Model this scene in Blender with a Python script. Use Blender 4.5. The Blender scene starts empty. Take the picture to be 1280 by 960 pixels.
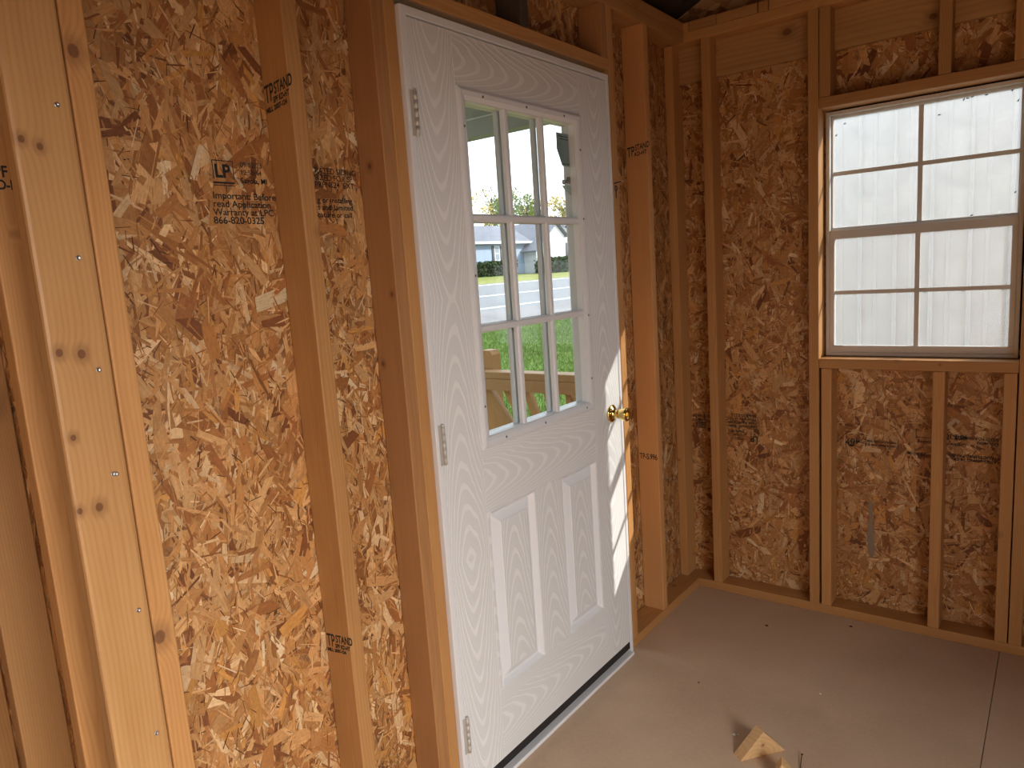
import bpy, bmesh, math, random
import numpy as np
from mathutils import Vector, Matrix

# ------------------------------------------------------------------ camera, light, exposure
scene = bpy.context.scene
C = scene.collection
cam_data = bpy.data.cameras.new('camera')
cam = bpy.data.objects.new('camera', cam_data)
C.objects.link(cam)
scene.camera = cam
_yaw, _pitch, _roll, _f = 0.6602, 0.1539, -0.0678, 900.3
_fw = Vector((-math.sin(_yaw) * math.cos(_pitch), math.cos(_yaw) * math.cos(_pitch), -math.sin(_pitch)))
_r = Vector((math.cos(_yaw), math.sin(_yaw), 0))
_u = _r.cross(_fw)
_r2 = math.cos(_roll) * _r + math.sin(_roll) * _u
_u2 = -math.sin(_roll) * _r + math.cos(_roll) * _u
_m = Matrix((_r2, _u2, -_fw)).transposed().to_4x4()
_m.translation = Vector((1.2618, -2.9009, 1.4533))
cam.matrix_world = _m
cam_data.sensor_width = 36.0
cam_data.lens = _f / 1280 * 36
cam_data.clip_start = 0.02
cam_data.clip_end = 500

world = bpy.data.worlds.new('world')
scene.world = world
world.use_nodes = True
_bg = world.node_tree.nodes['Background']
_bg.inputs[0].default_value = (0.86, 0.93, 1.0, 1)
_bg.inputs[1].default_value = 3.4

sun_data = bpy.data.lights.new('sun', 'SUN')
sun_data.energy = 7.0
sun_data.angle = 0.009
sun_data.color = (1.0, 0.94, 0.85)
sun = bpy.data.objects.new('sun', sun_data)
C.objects.link(sun)
sun.rotation_euler = Vector((-1.0, -0.8, -0.8)).to_track_quat('-Z', 'Y').to_euler()
sun.location = (8, 6, 9)

# daylight coming in through the wide open doorway in the right-hand wall
day_data = bpy.data.lights.new('doorway_daylight', 'AREA')
day_data.shape = 'RECTANGLE'
day_data.size = 2.2
day_data.size_y = 1.8
day_data.energy = 400
day_data.color = (1.0, 0.975, 0.935)
day = bpy.data.objects.new('doorway_daylight', day_data)
C.objects.link(day)
day.location = (3.8, -3.35, 2.5)
day.rotation_euler = Vector((-1.0, 0.10, -0.66)).to_track_quat('-Z', 'Y').to_euler()

scene.view_settings.view_transform = 'Standard'
scene.view_settings.look = 'None'
scene.view_settings.exposure = 0.0
scene.view_settings.gamma = 1.0
scene.view_settings.use_curve_mapping = False
scene.cycles.max_bounces = 10
scene.cycles.diffuse_bounces = 6
scene.cycles.transparent_max_bounces = 16
scene.cycles.caustics_reflective = False
scene.cycles.caustics_refractive = False
scene.cycles.sample_clamp_indirect = 6.0

rng = np.random.default_rng(7)
random.seed(7)

# ------------------------------------------------------------------ node helper
class NT:
    def __init__(s, name):
        s.mat = bpy.data.materials.new(name)
        s.mat.use_nodes = True
        s.t = s.mat.node_tree
        s.bsdf = s.t.nodes['Principled BSDF']
        s.out = s.t.nodes['Material Output']
    def n(s, typ, **kw):
        nd = s.t.nodes.new(typ)
        for k, v in kw.items():
            if k.startswith('i_'):
                key = k[2:]
                key = int(key) if key.isdigit() else key
                s.put(nd.inputs[key], v)
            else:
                setattr(nd, k, v)
        return nd
    def put(s, sock, v):
        if isinstance(v, bpy.types.NodeSocket):
            s.t.links.new(v, sock)
        else:
            sock.default_value = v
    def math(s, op, a, b=None, c=None, clamp=False):
        nd = s.n('ShaderNodeMath', operation=op, use_clamp=clamp)
        s.put(nd.inputs[0], a)
        if b is not None: s.put(nd.inputs[1], b)
        if c is not None: s.put(nd.inputs[2], c)
        return nd.outputs[0]
    def vec(s, op, a, b=None):
        nd = s.n('ShaderNodeVectorMath', operation=op)
        s.put(nd.inputs[0], a)
        if b is not None: s.put(nd.inputs[1], b)
        return nd.outputs['Value'] if op in ('LENGTH', 'DISTANCE', 'DOT_PRODUCT') else nd.outputs[0]
    def noise(s, v, scale, detail=3, rough=0.55):
        return s.n('ShaderNodeTexNoise', i_Vector=v, i_Scale=scale, i_Detail=detail, i_Roughness=rough).outputs['Fac']
    def ramp(s, fac, stops):
        nd = s.n('ShaderNodeValToRGB')
        e = nd.color_ramp.elements
        while len(e) < len(stops): e.new(0.5)
        for i, (p_, c_) in enumerate(stops):
            e[i].position = p_
            e[i].color = tuple(c_) + (1,) if len(c_) == 3 else c_
        s.put(nd.inputs[0], fac)
        return nd.outputs[0]
    def mix(s, fac, a, b, mode='MIX'):
        nd = s.n('ShaderNodeMix', data_type='RGBA', blend_type=mode)
        s.put(nd.inputs[0], fac)
        s.put(nd.inputs[6], tuple(a) + (1,) if isinstance(a, tuple) and len(a) == 3 else a)
        s.put(nd.inputs[7], tuple(b) + (1,) if isinstance(b, tuple) and len(b) == 3 else b)
        return nd.outputs[2]
    def smooth(s, v, lo, hi, a=0.0, b=1.0):
        nd = s.n('ShaderNodeMapRange', interpolation_type='SMOOTHSTEP')
        s.put(nd.inputs[0], v)
        nd.inputs[1].default_value = lo; nd.inputs[2].default_value = hi
        nd.inputs[3].default_value = a; nd.inputs[4].default_value = b
        return nd.outputs[0]
    def obj(s): return s.n('ShaderNodeTexCoord').outputs['Object']
    def bump(s, h, strength, dist):
        nd = s.n('ShaderNodeBump', i_Height=h, i_Strength=strength, i_Distance=dist)
        s.put(s.bsdf.inputs['Normal'], nd.outputs[0])

def plain(name, col, rough=0.6, metal=0.0, spec=None):
    m = NT(name)
    m.bsdf.inputs['Base Color'].default_value = (*col, 1)
    m.bsdf.inputs['Roughness'].default_value = rough
    m.bsdf.inputs['Metallic'].default_value = metal
    if spec is not None: m.bsdf.inputs['Specular IOR Level'].default_value = spec
    return m.mat

def wood(name, axis='Z', light=(0.56, 0.29, 0.103), dark=(0.37, 0.155, 0.046), ring=0.0055, knots=(), auto=True, rough=0.55, seedoff=0.0):
    """sawn softwood; local grain axis given; knots in object space as (x,y,z,r)"""
    m = NT(name)
    co = m.obj()
    rnd = m.n('ShaderNodeObjectInfo').outputs['Random']
    sep = m.n('ShaderNodeSeparateXYZ', i_0=co)
    X, Y, Z = sep.outputs
    if axis == 'X': a, b, l = Y, Z, X
    elif axis == 'Y': a, b, l = X, Z, Y
    else: a, b, l = X, Y, Z
    off = m.math('MULTIPLY_ADD', rnd, 13.7, seedoff)
    offs = m.math('SINE', m.math('MULTIPLY', off, 7.0))
    a2 = m.math('ADD', a, m.math('MULTIPLY_ADD', offs, 0.03, 0.012))
    b2 = m.math('ADD', b, m.math('MULTIPLY_ADD', m.math('COSINE', m.math('MULTIPLY', off, 11.0)), 0.03, 0.035))
    lz = m.math('MULTIPLY_ADD', l, 1.0, off)
    low = m.n('ShaderNodeCombineXYZ', i_0=m.math('MULTIPLY', a2, 6.0), i_1=m.math('MULTIPLY', b2, 6.0), i_2=m.math('MULTIPLY', lz, 1.3)).outputs[0]
    wob = m.math('SUBTRACT', m.noise(low, 1.0, 2), 0.5)
    rad = m.math('SQRT', m.math('ADD', m.math('MULTIPLY', a2, a2), m.math('MULTIPLY', b2, b2)))
    rad = m.math('MULTIPLY_ADD', wob, 0.045, rad)
    # knots
    kf = None
    def addk(d, r):
        nonlocal kf, rad
        w = m.math('EXPONENT', m.math('MULTIPLY', m.math('POWER', m.math('DIVIDE', d, m.math('MULTIPLY', r, 2.2)), 2.0), -1.0))
        rad = m.math('MULTIPLY_ADD', w, m.math('MULTIPLY', r, 1.1), rad)
        dr = m.math('DIVIDE', d, r)
        k = m.math('MAXIMUM', m.smooth(dr, 0.55, 1.0, 1.0, 0.0), m.smooth(dr, 0.8, 2.4, 0.42, 0.0))
        kf = k if kf is None else m.math('MAXIMUM', kf, k)
    if auto:
        sc = {'Z': (9, 9, 2.6), 'X': (2.6, 9, 9), 'Y': (9, 2.6, 9)}[axis]
        sv = m.vec('MULTIPLY', m.vec('ADD', co, m.n('ShaderNodeCombineXYZ', i_0=off, i_1=off, i_2=off).outputs[0]), sc)
        vo = m.n('ShaderNodeTexVoronoi', i_Vector=sv, i_Scale=1.0)
        dv = m.vec('DIVIDE', m.vec('SUBTRACT', sv, vo.outputs['Position']), sc)
        vr = m.n('ShaderNodeSeparateColor', i_0=vo.outputs['Color']).outputs[0]
        addk(m.vec('LENGTH', dv), m.math('MULTIPLY_ADD', vr, 0.009, 0.003))
    for (kx, ky, kz, kr) in knots:
        dd = m.vec('MULTIPLY', m.vec('SUBTRACT', co, (kx, ky, kz)), {'Z': (1, 1, 0.8), 'X': (.8, 1, 1), 'Y': (1, .8, 1)}[axis])
        addk(m.vec('LENGTH', dd), kr)
    ph = m.math('MULTIPLY', rad, 6.2832 / ring)
    wv = m.math('MULTIPLY_ADD', m.math('SINE', ph), 0.5, 0.5)
    wv = m.math('POWER', wv, 1.8)
    fib = m.n('ShaderNodeCombineXYZ', i_0=m.math('MULTIPLY', a, 420.0), i_1=m.math('MULTIPLY', b, 420.0), i_2=m.math('MULTIPLY', lz, 9.0)).outputs[0]
    fn = m.noise(fib, 1.0, 2)
    blot = m.noise(low, 2.3, 3)
    strk = m.noise(m.n('ShaderNodeCombineXYZ', i_0=m.math('MULTIPLY', a, 75.0), i_1=m.math('MULTIPLY', b, 75.0), i_2=m.math('MULTIPLY', lz, 0.9)).outputs[0], 1.0, 3)
    f = m.math('MULTIPLY_ADD', wv, 0.26, m.math('MULTIPLY', fn, 0.28))
    f = m.math('ADD', f, m.math('MULTIPLY_ADD', strk, 0.5, -0.17))
    f = m.math('ADD', f, m.math('MULTIPLY_ADD', blot, 0.7, -0.32), clamp=True)
    col = m.mix(f, light, dark)
    tint = m.math('MULTIPLY_ADD', m.math('FRACT', m.math('MULTIPLY', rnd, 17.3)), 0.26, 0.80)
    hs = m.n('ShaderNodeHueSaturation', i_Hue=0.5, i_Saturation=1.0, i_Value=tint, i_Color=col)
    col = hs.outputs[0]
    if kf is not None:
        kc = m.mix(m.noise(co, 260.0, 2), (0.20, 0.075, 0.028), (0.075, 0.03, 0.015))
        col = m.mix(m.math('MULTIPLY', kf, 0.88), col, kc)
    m.put(m.bsdf.inputs['Base Color'], col)
    m.bsdf.inputs['Roughness'].default_value = rough
    m.bsdf.inputs['Specular IOR Level'].default_value = 0.35
    m.bump(m.math('MULTIPLY_ADD', fn, 0.6, m.math('MULTIPLY', wv, -0.4)), 0.25, 0.0008)
    return m.mat

def paint_grain(name, axis, col=(0.76, 0.755, 0.74), shift=0.0):
    """white moulded door skin with embossed cathedral grain"""
    m = NT(name)
    co = m.obj()
    sep = m.n('ShaderNodeSeparateXYZ', i_0=co)
    X, Y, Z = sep.outputs
    l, t = (Z, Y) if axis == 'Z' else (Y, Z)
    # nested parabolas like flat-sawn grain
    lq = m.math('ADD', l, shift)
    tri = m.math('PINGPONG', lq, 0.70)
    low = m.n('ShaderNodeCombineXYZ', i_0=m.math('MULTIPLY', t, 11.0), i_1=m.math('MULTIPLY', lq, 3.0), i_2=shift).outputs[0]
    wob = m.math('SUBTRACT', m.noise(low, 1.0, 2), 0.5)
    tc = m.math('MULTIPLY_ADD', wob, 0.035, t)
    ff = m.math('MULTIPLY_ADD', m.math('MULTIPLY', tc, tc), 780.0, m.math('MULTIPLY', tri, 15.0))
    ff = m.math('MULTIPLY_ADD', wob, 1.6, ff)
    wv = m.math('MULTIPLY_ADD', m.math('SINE', m.math('MULTIPLY', ff, 6.2832)), 0.5, 0.5)
    line = m.smooth(wv, 0.62, 0.95)
    fib = m.n('ShaderNodeCombineXYZ', i_0=0.0, i_1=m.math('MULTIPLY', t, 500.0), i_2=m.math('MULTIPLY', l, 7.0)).outputs[0]
    fn = m.noise(fib, 1.0, 2)
    cl = m.mix(line, tuple(c * 0.94 for c in col), tuple(min(1, c * 1.07) for c in col))  # relief shading of the grain also put into colour: paler lines, darker ground
    m.put(m.bsdf.inputs['Base Color'], cl)
    m.bsdf.inputs['Roughness'].default_value = 0.42
    m.bump(m.math('MULTIPLY_ADD', fn, 0.35, line), 0.45, 0.0012)
    return m.mat

def glass(name, tint=(0.93, 0.97, 0.97), dirt=0.0, speck=False):
    m = NT(name)
    nt = m.t
    tr = m.n('ShaderNodeBsdfTransparent', i_Color=(*tint, 1))
    gl = m.n('ShaderNodeBsdfGlossy', i_Color=(1, 1, 1, 1), i_Roughness=0.02)
    lw = m.n('ShaderNodeLayerWeight', i_Blend=0.5)
    fr = m.math('MULTIPLY_ADD', m.math('POWER', lw.outputs['Facing'], 5.0), 0.9, 0.035)
    mx = m.n('ShaderNodeMixShader', i_0=fr)
    nt.links.new(tr.outputs[0], mx.inputs[1]); nt.links.new(gl.outputs[0], mx.inputs[2])
    last = mx.outputs[0]
    if dirt > 0:
        co = m.obj()
        d1 = m.n('ShaderNodeBsdfTranslucent', i_Color=(0.9, 0.9, 0.9, 1))
        d2 = m.n('ShaderNodeBsdfDiffuse', i_Color=(0.8, 0.8, 0.8, 1))
        dm = m.n('ShaderNodeMixShader', i_0=0.35)
        nt.links.new(d1.outputs[0], dm.inputs[1]); nt.links.new(d2.outputs[0], dm.inputs[2])
        f = m.math('MULTIPLY', m.noise(co, 14.0, 4), dirt * 1.6)
        if speck:
            vo = m.n('ShaderNodeTexVoronoi', i_Vector=co, i_Scale=85.0)
            rr = m.n('ShaderNodeSeparateColor', i_0=vo.outputs['Color'])
            rad = m.math('MULTIPLY', m.math('MULTIPLY', m.math('POWER', rr.outputs[0], 3.0), 0.22), m.smooth(m.noise(co, 9.0, 2), 0.42, 0.62))
            sp = m.math('LESS_THAN', vo.outputs['Distance'], rad)
            f = m.math('MAXIMUM', f, m.math('MULTIPLY', sp, 0.8))
        mm = m.n('ShaderNodeMixShader', i_0=f)
        nt.links.new(last, mm.inputs[1]); nt.links.new(dm.outputs[0], mm.inputs[2])
        last = mm.outputs[0]
    nt.links.new(last, m.out.inputs[0])
    return m.mat

def strand_mat():
    m = NT('osb_strand')
    c = m.n('ShaderNodeAttribute', attribute_name='tone').outputs['Color']
    uv = m.n('ShaderNodeAttribute', attribute_name='grain').outputs['Vector']
    s = m.vec('MULTIPLY', uv, (30.0, 620.0, 100.0))
    g = m.noise(s, 1.0, 3, 0.6)
    g2 = m.noise(m.vec('MULTIPLY', uv, (120.0, 160.0, 50.0)), 1.0, 2)
    v = m.math('MULTIPLY_ADD', g, 0.9, m.math('MULTIPLY', g2, 0.6))
    v = m.math('ADD', v, 0.25)
    hs = m.n('ShaderNodeHueSaturation', i_Hue=0.5, i_Saturation=1.0, i_Value=v, i_Color=c)
    m.put(m.bsdf.inputs['Base Color'], hs.outputs[0])
    m.bsdf.inputs['Roughness'].default_value = 0.52
    m.bsdf.inputs['Specular IOR Level'].default_value = 0.4
    m.bump(g, 0.3, 0.0006)
    return m.mat

def osb_plain():
    m = NT('osb_board')
    co = m.obj()
    col = None
    base = m.ramp(m.noise(co, 40.0, 4), [(0.3, (0.16, 0.065, 0.022)), (0.7, (0.36, 0.18, 0.065))])
    for i, ang in enumerate((0.2, 1.1, 1.9, 2.7)):
        mp = m.n('ShaderNodeMapping', i_Vector=m.vec('ADD', co, (i * 1.3, i * 0.7, i * 2.1)))
        mp.inputs['Rotation'].default_value = (ang, ang, ang)
        mp.inputs['Scale'].default_value = (14, 45, 30)
        vo = m.n('ShaderNodeTexVoronoi', i_Vector=mp.outputs[0], i_Scale=1.0, distance='CHEBYCHEV')
        sp = m.n('ShaderNodeSeparateColor', i_0=vo.outputs['Color'])
        cc = m.ramp(sp.outputs[0], [(0.0, (0.20, 0.08, 0.03)), (0.5, (0.42, 0.22, 0.085)), (1.0, (0.6, 0.38, 0.18))])
        base = m.mix(m.math('GREATER_THAN', sp.outputs[1], 0.55), base, cc)
    m.put(m.bsdf.inputs['Base Color'], base)
    m.bsdf.inputs['Roughness'].default_value = 0.65
    return m.mat

def floor_mat():
    m = NT('floor_sheet')
    co = m.n('ShaderNodeNewGeometry').outputs['Position']
    n1 = m.noise(co, 2.2, 5)
    n2 = m.noise(co, 90.0, 3)
    col = m.ramp(m.math('MULTIPLY_ADD', n2, 0.25, m.math('MULTIPLY', n1, 0.75)), [(0.3, (0.46, 0.325, 0.218)), (0.5, (0.55, 0.395, 0.27)), (0.7, (0.62, 0.455, 0.32))])
    st = m.smooth(m.noise(m.vec('ADD', co, (3.1, 7.7, 0)), 1.1, 4, 0.65), 0.56, 0.72)
    col = m.mix(m.math('MULTIPLY', st, 0.35), col, (0.36, 0.26, 0.18))
    m.put(m.bsdf.inputs['Base Color'], col)
    m.bsdf.inputs['Roughness'].default_value = 0.62
    m.bsdf.inputs['Specular IOR Level'].default_value = 0.3
    m.bump(n2, 0.15, 0.001)
    return m.mat

def ground_mat(name, lo, hi, scale, rough=0.9):
    m = NT(name)
    co = m.n('ShaderNodeNewGeometry').outputs['Position']
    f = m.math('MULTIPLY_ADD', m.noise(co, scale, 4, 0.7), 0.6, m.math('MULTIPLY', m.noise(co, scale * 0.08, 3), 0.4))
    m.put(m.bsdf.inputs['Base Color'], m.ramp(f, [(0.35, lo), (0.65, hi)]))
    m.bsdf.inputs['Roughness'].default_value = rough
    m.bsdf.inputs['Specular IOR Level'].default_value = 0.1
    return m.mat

M = {}
M['woodZ'] = wood('pine_upright', 'Z')
M['woodX'] = wood('pine_along_x', 'X')
M['woodY'] = wood('pine_along_y', 'Y')
M['woodRed'] = wood('fir_reddish', 'Z', (0.50, 0.245, 0.095), (0.34, 0.145, 0.05), auto=False)
M['woodBounce'] = wood('fir_bounce_orange', 'Z', (0.62, 0.31, 0.115), (0.52, 0.235, 0.08), ring=0.004, auto=False)  # orange glow bounced off the sunlit stud, put into the colour
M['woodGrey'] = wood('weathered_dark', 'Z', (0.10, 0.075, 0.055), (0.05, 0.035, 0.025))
M['ribbon'] = wood('ribbon_board', 'X', (0.50, 0.28, 0.11), (0.30, 0.14, 0.045), ring=0.018, knots=((-0.871, -0.0125, 0.033, 0.018), (-0.389, -0.0125, -0.033, 0.015)))
M['osb'] = osb_plain()
M['strand'] = strand_mat()
M['dim_roof'] = ground_mat('dimmed_roof_board', (0.035, 0.022, 0.014), (0.075, 0.045, 0.026), 9.0)  # shade put into the colour: roof boards darkened to bounce less light
M['floor'] = floor_mat()
M['ink'] = plain('black_ink', (0.012, 0.011, 0.010), 0.7)
M['white'] = plain('white_vinyl', (0.74, 0.735, 0.74), 0.35)
M['grainZ'] = paint_grain('door_skin_upright', 'Z', shift=0.36)
M['grainY'] = paint_grain('door_skin_cross', 'Y', shift=0.34)
M['litewhite'] = plain('lite_frame_white', (0.70, 0.70, 0.71), 0.4)
M['glassD'] = glass('door_glass', (0.90, 0.92, 0.92))
M['glassW'] = glass('dusty_window_glass', (0.9, 0.92, 0.93), 0.17, True)
M['glassL'] = glass('window_glass', (0.95, 0.96, 0.97), 0.10)
M['plug'] = plain('plug_hole', (0.12, 0.10, 0.09), 0.8)
M['brass'] = plain('polished_brass', (0.83, 0.62, 0.22), 0.14, 1.0)
M['steel'] = plain('zinc_steel', (0.55, 0.54, 0.52), 0.3, 1.0)
M['hinge'] = plain('hinge_steel', (0.52, 0.48, 0.43), 0.5, 0.25)
M['darkm'] = plain('dark_wire', (0.05, 0.045, 0.04), 0.4, 0.6)
M['rubber'] = plain('black_rubber', (0.012, 0.012, 0.014), 0.55)
M['alu'] = plain('window_vinyl', (0.60, 0.575, 0.535), 0.45)
M['foam'] = plain('black_foam', (0.01, 0.01, 0.01), 0.9)
def paper(name, col, f=0.6):
    m = NT(name)
    a = m.n('ShaderNodeBsdfDiffuse', i_Color=(*col, 1)); b = m.n('ShaderNodeBsdfTranslucent', i_Color=(*col, 1))
    x = m.n('ShaderNodeMixShader', i_0=f)
    m.t.links.new(a.outputs[0], x.inputs[1]); m.t.links.new(b.outputs[0], x.inputs[2]); m.t.links.new(x.outputs[0], m.out.inputs[0])
    return m.mat
M['teal'] = paper('green_grey_paper', (0.40, 0.455, 0.45))
M['paper'] = paper('clear_paper', (0.62, 0.66, 0.62))
M['grass'] = ground_mat('lawn_grass', (0.060, 0.110, 0.020), (0.125, 0.195, 0.048), 7.0)
M['verge'] = ground_mat('dry_verge', (0.136, 0.163, 0.041), (0.245, 0.245, 0.082), 3.0)
M['road'] = ground_mat('pale_asphalt', (0.167, 0.174, 0.186), (0.211, 0.217, 0.229), 1.5)
M['gravel'] = ground_mat('gravel', (0.156, 0.150, 0.156), (0.252, 0.246, 0.252), 4.0)
M['linep'] = plain('road_paint', (0.600, 0.600, 0.600), 0.7)
M['blue'] = plain('pale_blue_siding', (0.259, 0.324, 0.418), 0.7)
M['housew'] = plain('white_siding', (0.540, 0.547, 0.555), 0.7)
M['shingle'] = ground_mat('grey_shingle', (0.128, 0.135, 0.165), (0.188, 0.195, 0.225), 2.0)
M['shutter'] = plain('dark_shutter', (0.06, 0.06, 0.075), 0.6)
M['pane'] = plain('far_window_pane', (0.20, 0.24, 0.28), 0.2)
M['hedge'] = ground_mat('hedge_green', (0.028, 0.048, 0.024), (0.068, 0.096, 0.048), 5.0)
M['trunk'] = plain('bark', (0.12, 0.09, 0.07), 0.9)
M['leaf_y'] = ground_mat('yellow_leaves', (0.40, 0.29, 0.05), (0.58, 0.46, 0.13), 1.2)
M['leaf_g'] = ground_mat('green_leaves', (0.120, 0.165, 0.038), (0.270, 0.285, 0.075), 1.2)
M['metal_w'] = plain('white_metal_siding', (0.60, 0.61, 0.63), 0.4)
M['porch_grey'] = plain('grey_porch_trim', (0.40, 0.41, 0.43), 0.7)
M['porch_light'] = plain('light_grey_trim', (0.75, 0.76, 0.78), 0.7)
M['railw'] = wood('treated_rail', 'X', (0.448, 0.264, 0.112), (0.320, 0.168, 0.064))
M['railz'] = wood('treated_post', 'Z', (0.480, 0.280, 0.104), (0.360, 0.184, 0.064))
M['tape'] = plain('grey_smear', (0.27, 0.20, 0.135), 0.8)
M['chipw'] = plain('pale_chip', (0.8, 0.75, 0.65), 0.7)
M['chipd'] = plain('dark_chip', (0.07, 0.045, 0.03), 0.8)
M['fly'] = plain('dead_fly', (0.015, 0.013, 0.012), 0.5)

# ------------------------------------------------------------------ object helpers
def props(o, label=None, cat=None, group=None, kind=None):
    if label: o['label'] = label
    if cat: o['category'] = cat
    if group: o['group'] = group
    if kind: o['kind'] = kind
    return o

def link(name, me, mat=None, parent=None, loc=(0, 0, 0), smooth=False):
    o = bpy.data.objects.new(name, me)
    C.objects.link(o)
    if parent is not None:
        o.parent = parent
        o.location = Vector(loc) - wloc(parent)
    else:
        o.location = loc
    if mat is not None and me is not None and not me.materials: me.materials.append(mat)
    if smooth:
        for p_ in me.polygons: p_.use_smooth = True
    return o

def wloc(o):
    v = Vector((0, 0, 0))
    while o is not None:
        v += o.location
        o = o.parent
    return v

def empty(name, loc=(0, 0, 0)):
    o = bpy.data.objects.new(name, None)
    o.empty_display_size = 0.05
    C.objects.link(o)
    o.location = loc
    return o

def bm_box(bm, x0, x1, y0, y1, z0, z1):
    vs = [bm.verts.new(v) for v in ((x0, y0, z0), (x1, y0, z0), (x1, y1, z0), (x0, y1, z0), (x0, y0, z1), (x1, y0, z1), (x1, y1, z1), (x0, y1, z1))]
    for f in ((0, 3, 2, 1), (4, 5, 6, 7), (0, 1, 5, 4), (1, 2, 6, 5), (2, 3, 7, 6), (3, 0, 4, 7)):
        bm.faces.new([vs[i] for i in f])

def finish(bm, name):
    bmesh.ops.recalc_face_normals(bm, faces=bm.faces)
    me = bpy.data.meshes.new(name)
    bm.to_mesh(me)
    bm.free()
    return me

def box(name, x0, x1, y0, y1, z0, z1, mat, parent=None, bev=0.0025, seg=2):
    cx, cy = (x0 + x1) / 2, (y0 + y1) / 2
    cz = (z0 + z1) / 2
    bm = bmesh.new()
    bm_box(bm, x0 - cx, x1 - cx, y0 - cy, y1 - cy, z0 - cz, z1 - cz)
    if bev > 0:
        bev = min(bev, 0.4 * min(x1 - x0, y1 - y0, z1 - z0))
        bmesh.ops.bevel(bm, geom=list(bm.edges), offset=bev, segments=seg, affect='EDGES', profile=0.5)
    return link(name, finish(bm, name), mat, parent, (cx, cy, cz))

def boxes(name, lst, mat, parent=None, origin=(0, 0, 0)):
    bm = bmesh.new()
    o = origin
    for b in lst:
        bm_box(bm, b[0] - o[0], b[1] - o[0], b[2] - o[1], b[3] - o[1], b[4] - o[2], b[5] - o[2])
    return link(name, finish(bm, name), mat, parent, origin)

def prism(name, pts, axis, a0, a1, mat, parent=None, bev=0.0, origin=None):
    """polygon pts (2D) extruded along axis: X->(y,z), Y->(x,z), Z->(x,y)"""
    def mk(p_, a):
        return {'X': (a, p_[0], p_[1]), 'Y': (p_[0], a, p_[1]), 'Z': (p_[0], p_[1], a)}[axis]
    q = [mk(p_, a0) for p_ in pts] + [mk(p_, a1) for p_ in pts]
    o = Vector([(min(v[i] for v in q) + max(v[i] for v in q)) / 2 for i in range(3)]) if origin is None else Vector(origin)
    bm = bmesh.new()
    n = len(pts)
    vs = [bm.verts.new(Vector(v) - o) for v in q]
    bm.faces.new(vs[:n]); bm.faces.new(list(reversed(vs[n:])))
    for i in range(n):
        bm.faces.new((vs[i], vs[n + i], vs[n + (i + 1) % n], vs[(i + 1) % n]))
    bmesh.ops.recalc_face_normals(bm, faces=bm.faces)
    if bev > 0: bmesh.ops.bevel(bm, geom=list(bm.edges), offset=bev, segments=2, affect='EDGES', profile=0.5)
    return link(name, finish(bm, name), mat, parent, o)

def lathe(name, prof, mat, parent, loc, axis='X', n=24, cap=True):
    """prof: (along, radius) list"""
    bm = bmesh.new()
    rings = []
    for (a, r) in prof:
        ring = []
        for k in range(n):
            t = 2 * math.pi * k / n
            c, s = r * math.cos(t), r * math.sin(t)
            ring.append(bm.verts.new({'X': (a, c, s), 'Y': (c, a, s), 'Z': (c, s, a)}[axis]))
        rings.append(ring)
    for i in range(len(rings) - 1):
        for k in range(n):
            bm.faces.new((rings[i][k], rings[i][(k + 1) % n], rings[i + 1][(k + 1) % n], rings[i + 1][k]))
    if cap: bm.faces.new(rings[0]); bm.faces.new(rings[-1])
    return link(name, finish(bm, name), mat, parent, loc, smooth=True)

def tube(name, pts, r, mat, parent=None, n=8):
    o = Vector(pts[0])
    bm = bmesh.new()
    rings = []
    P = [Vector(p_) - o for p_ in pts]
    for i, p_ in enumerate(P):
        d = (P[min(i + 1, len(P) - 1)] - P[max(i - 1, 0)]).normalized()
        u = d.cross(Vector((0.31, 0.17, 0.93))).normalized()
        v = d.cross(u)
        rings.append([bm.verts.new(p_ + r * (math.cos(2 * math.pi * k / n) * u + math.sin(2 * math.pi * k / n) * v)) for k in range(n)])
    for i in range(len(rings) - 1):
        for k in range(n):
            bm.faces.new((rings[i][k], rings[i][(k + 1) % n], rings[i + 1][(k + 1) % n], rings[i + 1][k]))
    bm.faces.new(rings[0]); bm.faces.new(rings[-1])
    return link(name, finish(bm, name), mat, parent, o, smooth=True)

def bar(name, p0, p1, w, d, ydir, mat, parent):
    """square bar between two points; d thickness along ydir"""
    p0, p1, yd = Vector(p0), Vector(p1), Vector(ydir)
    ax = (p1 - p0).normalized()
    sd = ax.cross(yd).normalized()
    o = (p0 + p1) / 2
    bm = bmesh.new()
    vs = []
    for e in (p0, p1):
        for a, b in ((-1, -1), (1, -1), (1, 1), (-1, 1)):
            vs.append(bm.verts.new(e + sd * a * w / 2 + yd * b * d / 2 - o))
    for f in ((0, 1, 2, 3), (4, 7, 6, 5), (0, 4, 5, 1), (1, 5, 6, 2), (2, 6, 7, 3), (3, 7, 4, 0)):
        bm.faces.new([vs[i] for i in f])
    return link(name, finish(bm, name), mat, parent, o)

def text(name, s, size, loc, right, up, mat, parent, sx=1.0, bold=0.0):
    cu = bpy.data.curves.new('lettering', 'FONT')
    cu.body = s
    cu.size = size
    cu.extrude = 0.0001
    cu.offset = bold
    tmp = bpy.data.objects.new('lettering', cu)
    C.objects.link(tmp)
    dg = bpy.context.evaluated_depsgraph_get()
    me = bpy.data.meshes.new_from_object(tmp.evaluated_get(dg))
    bpy.data.objects.remove(tmp)
    bpy.data.curves.remove(cu)
    me.materials.clear()
    R_, U_ = Vector(right).normalized(), Vector(up).normalized()
    N_ = R_.cross(U_)
    Mx = Matrix((R_ * sx, U_, N_)).transposed().to_4x4()
    me.transform(Mx)
    return link(name, me, mat, parent, loc)

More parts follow.
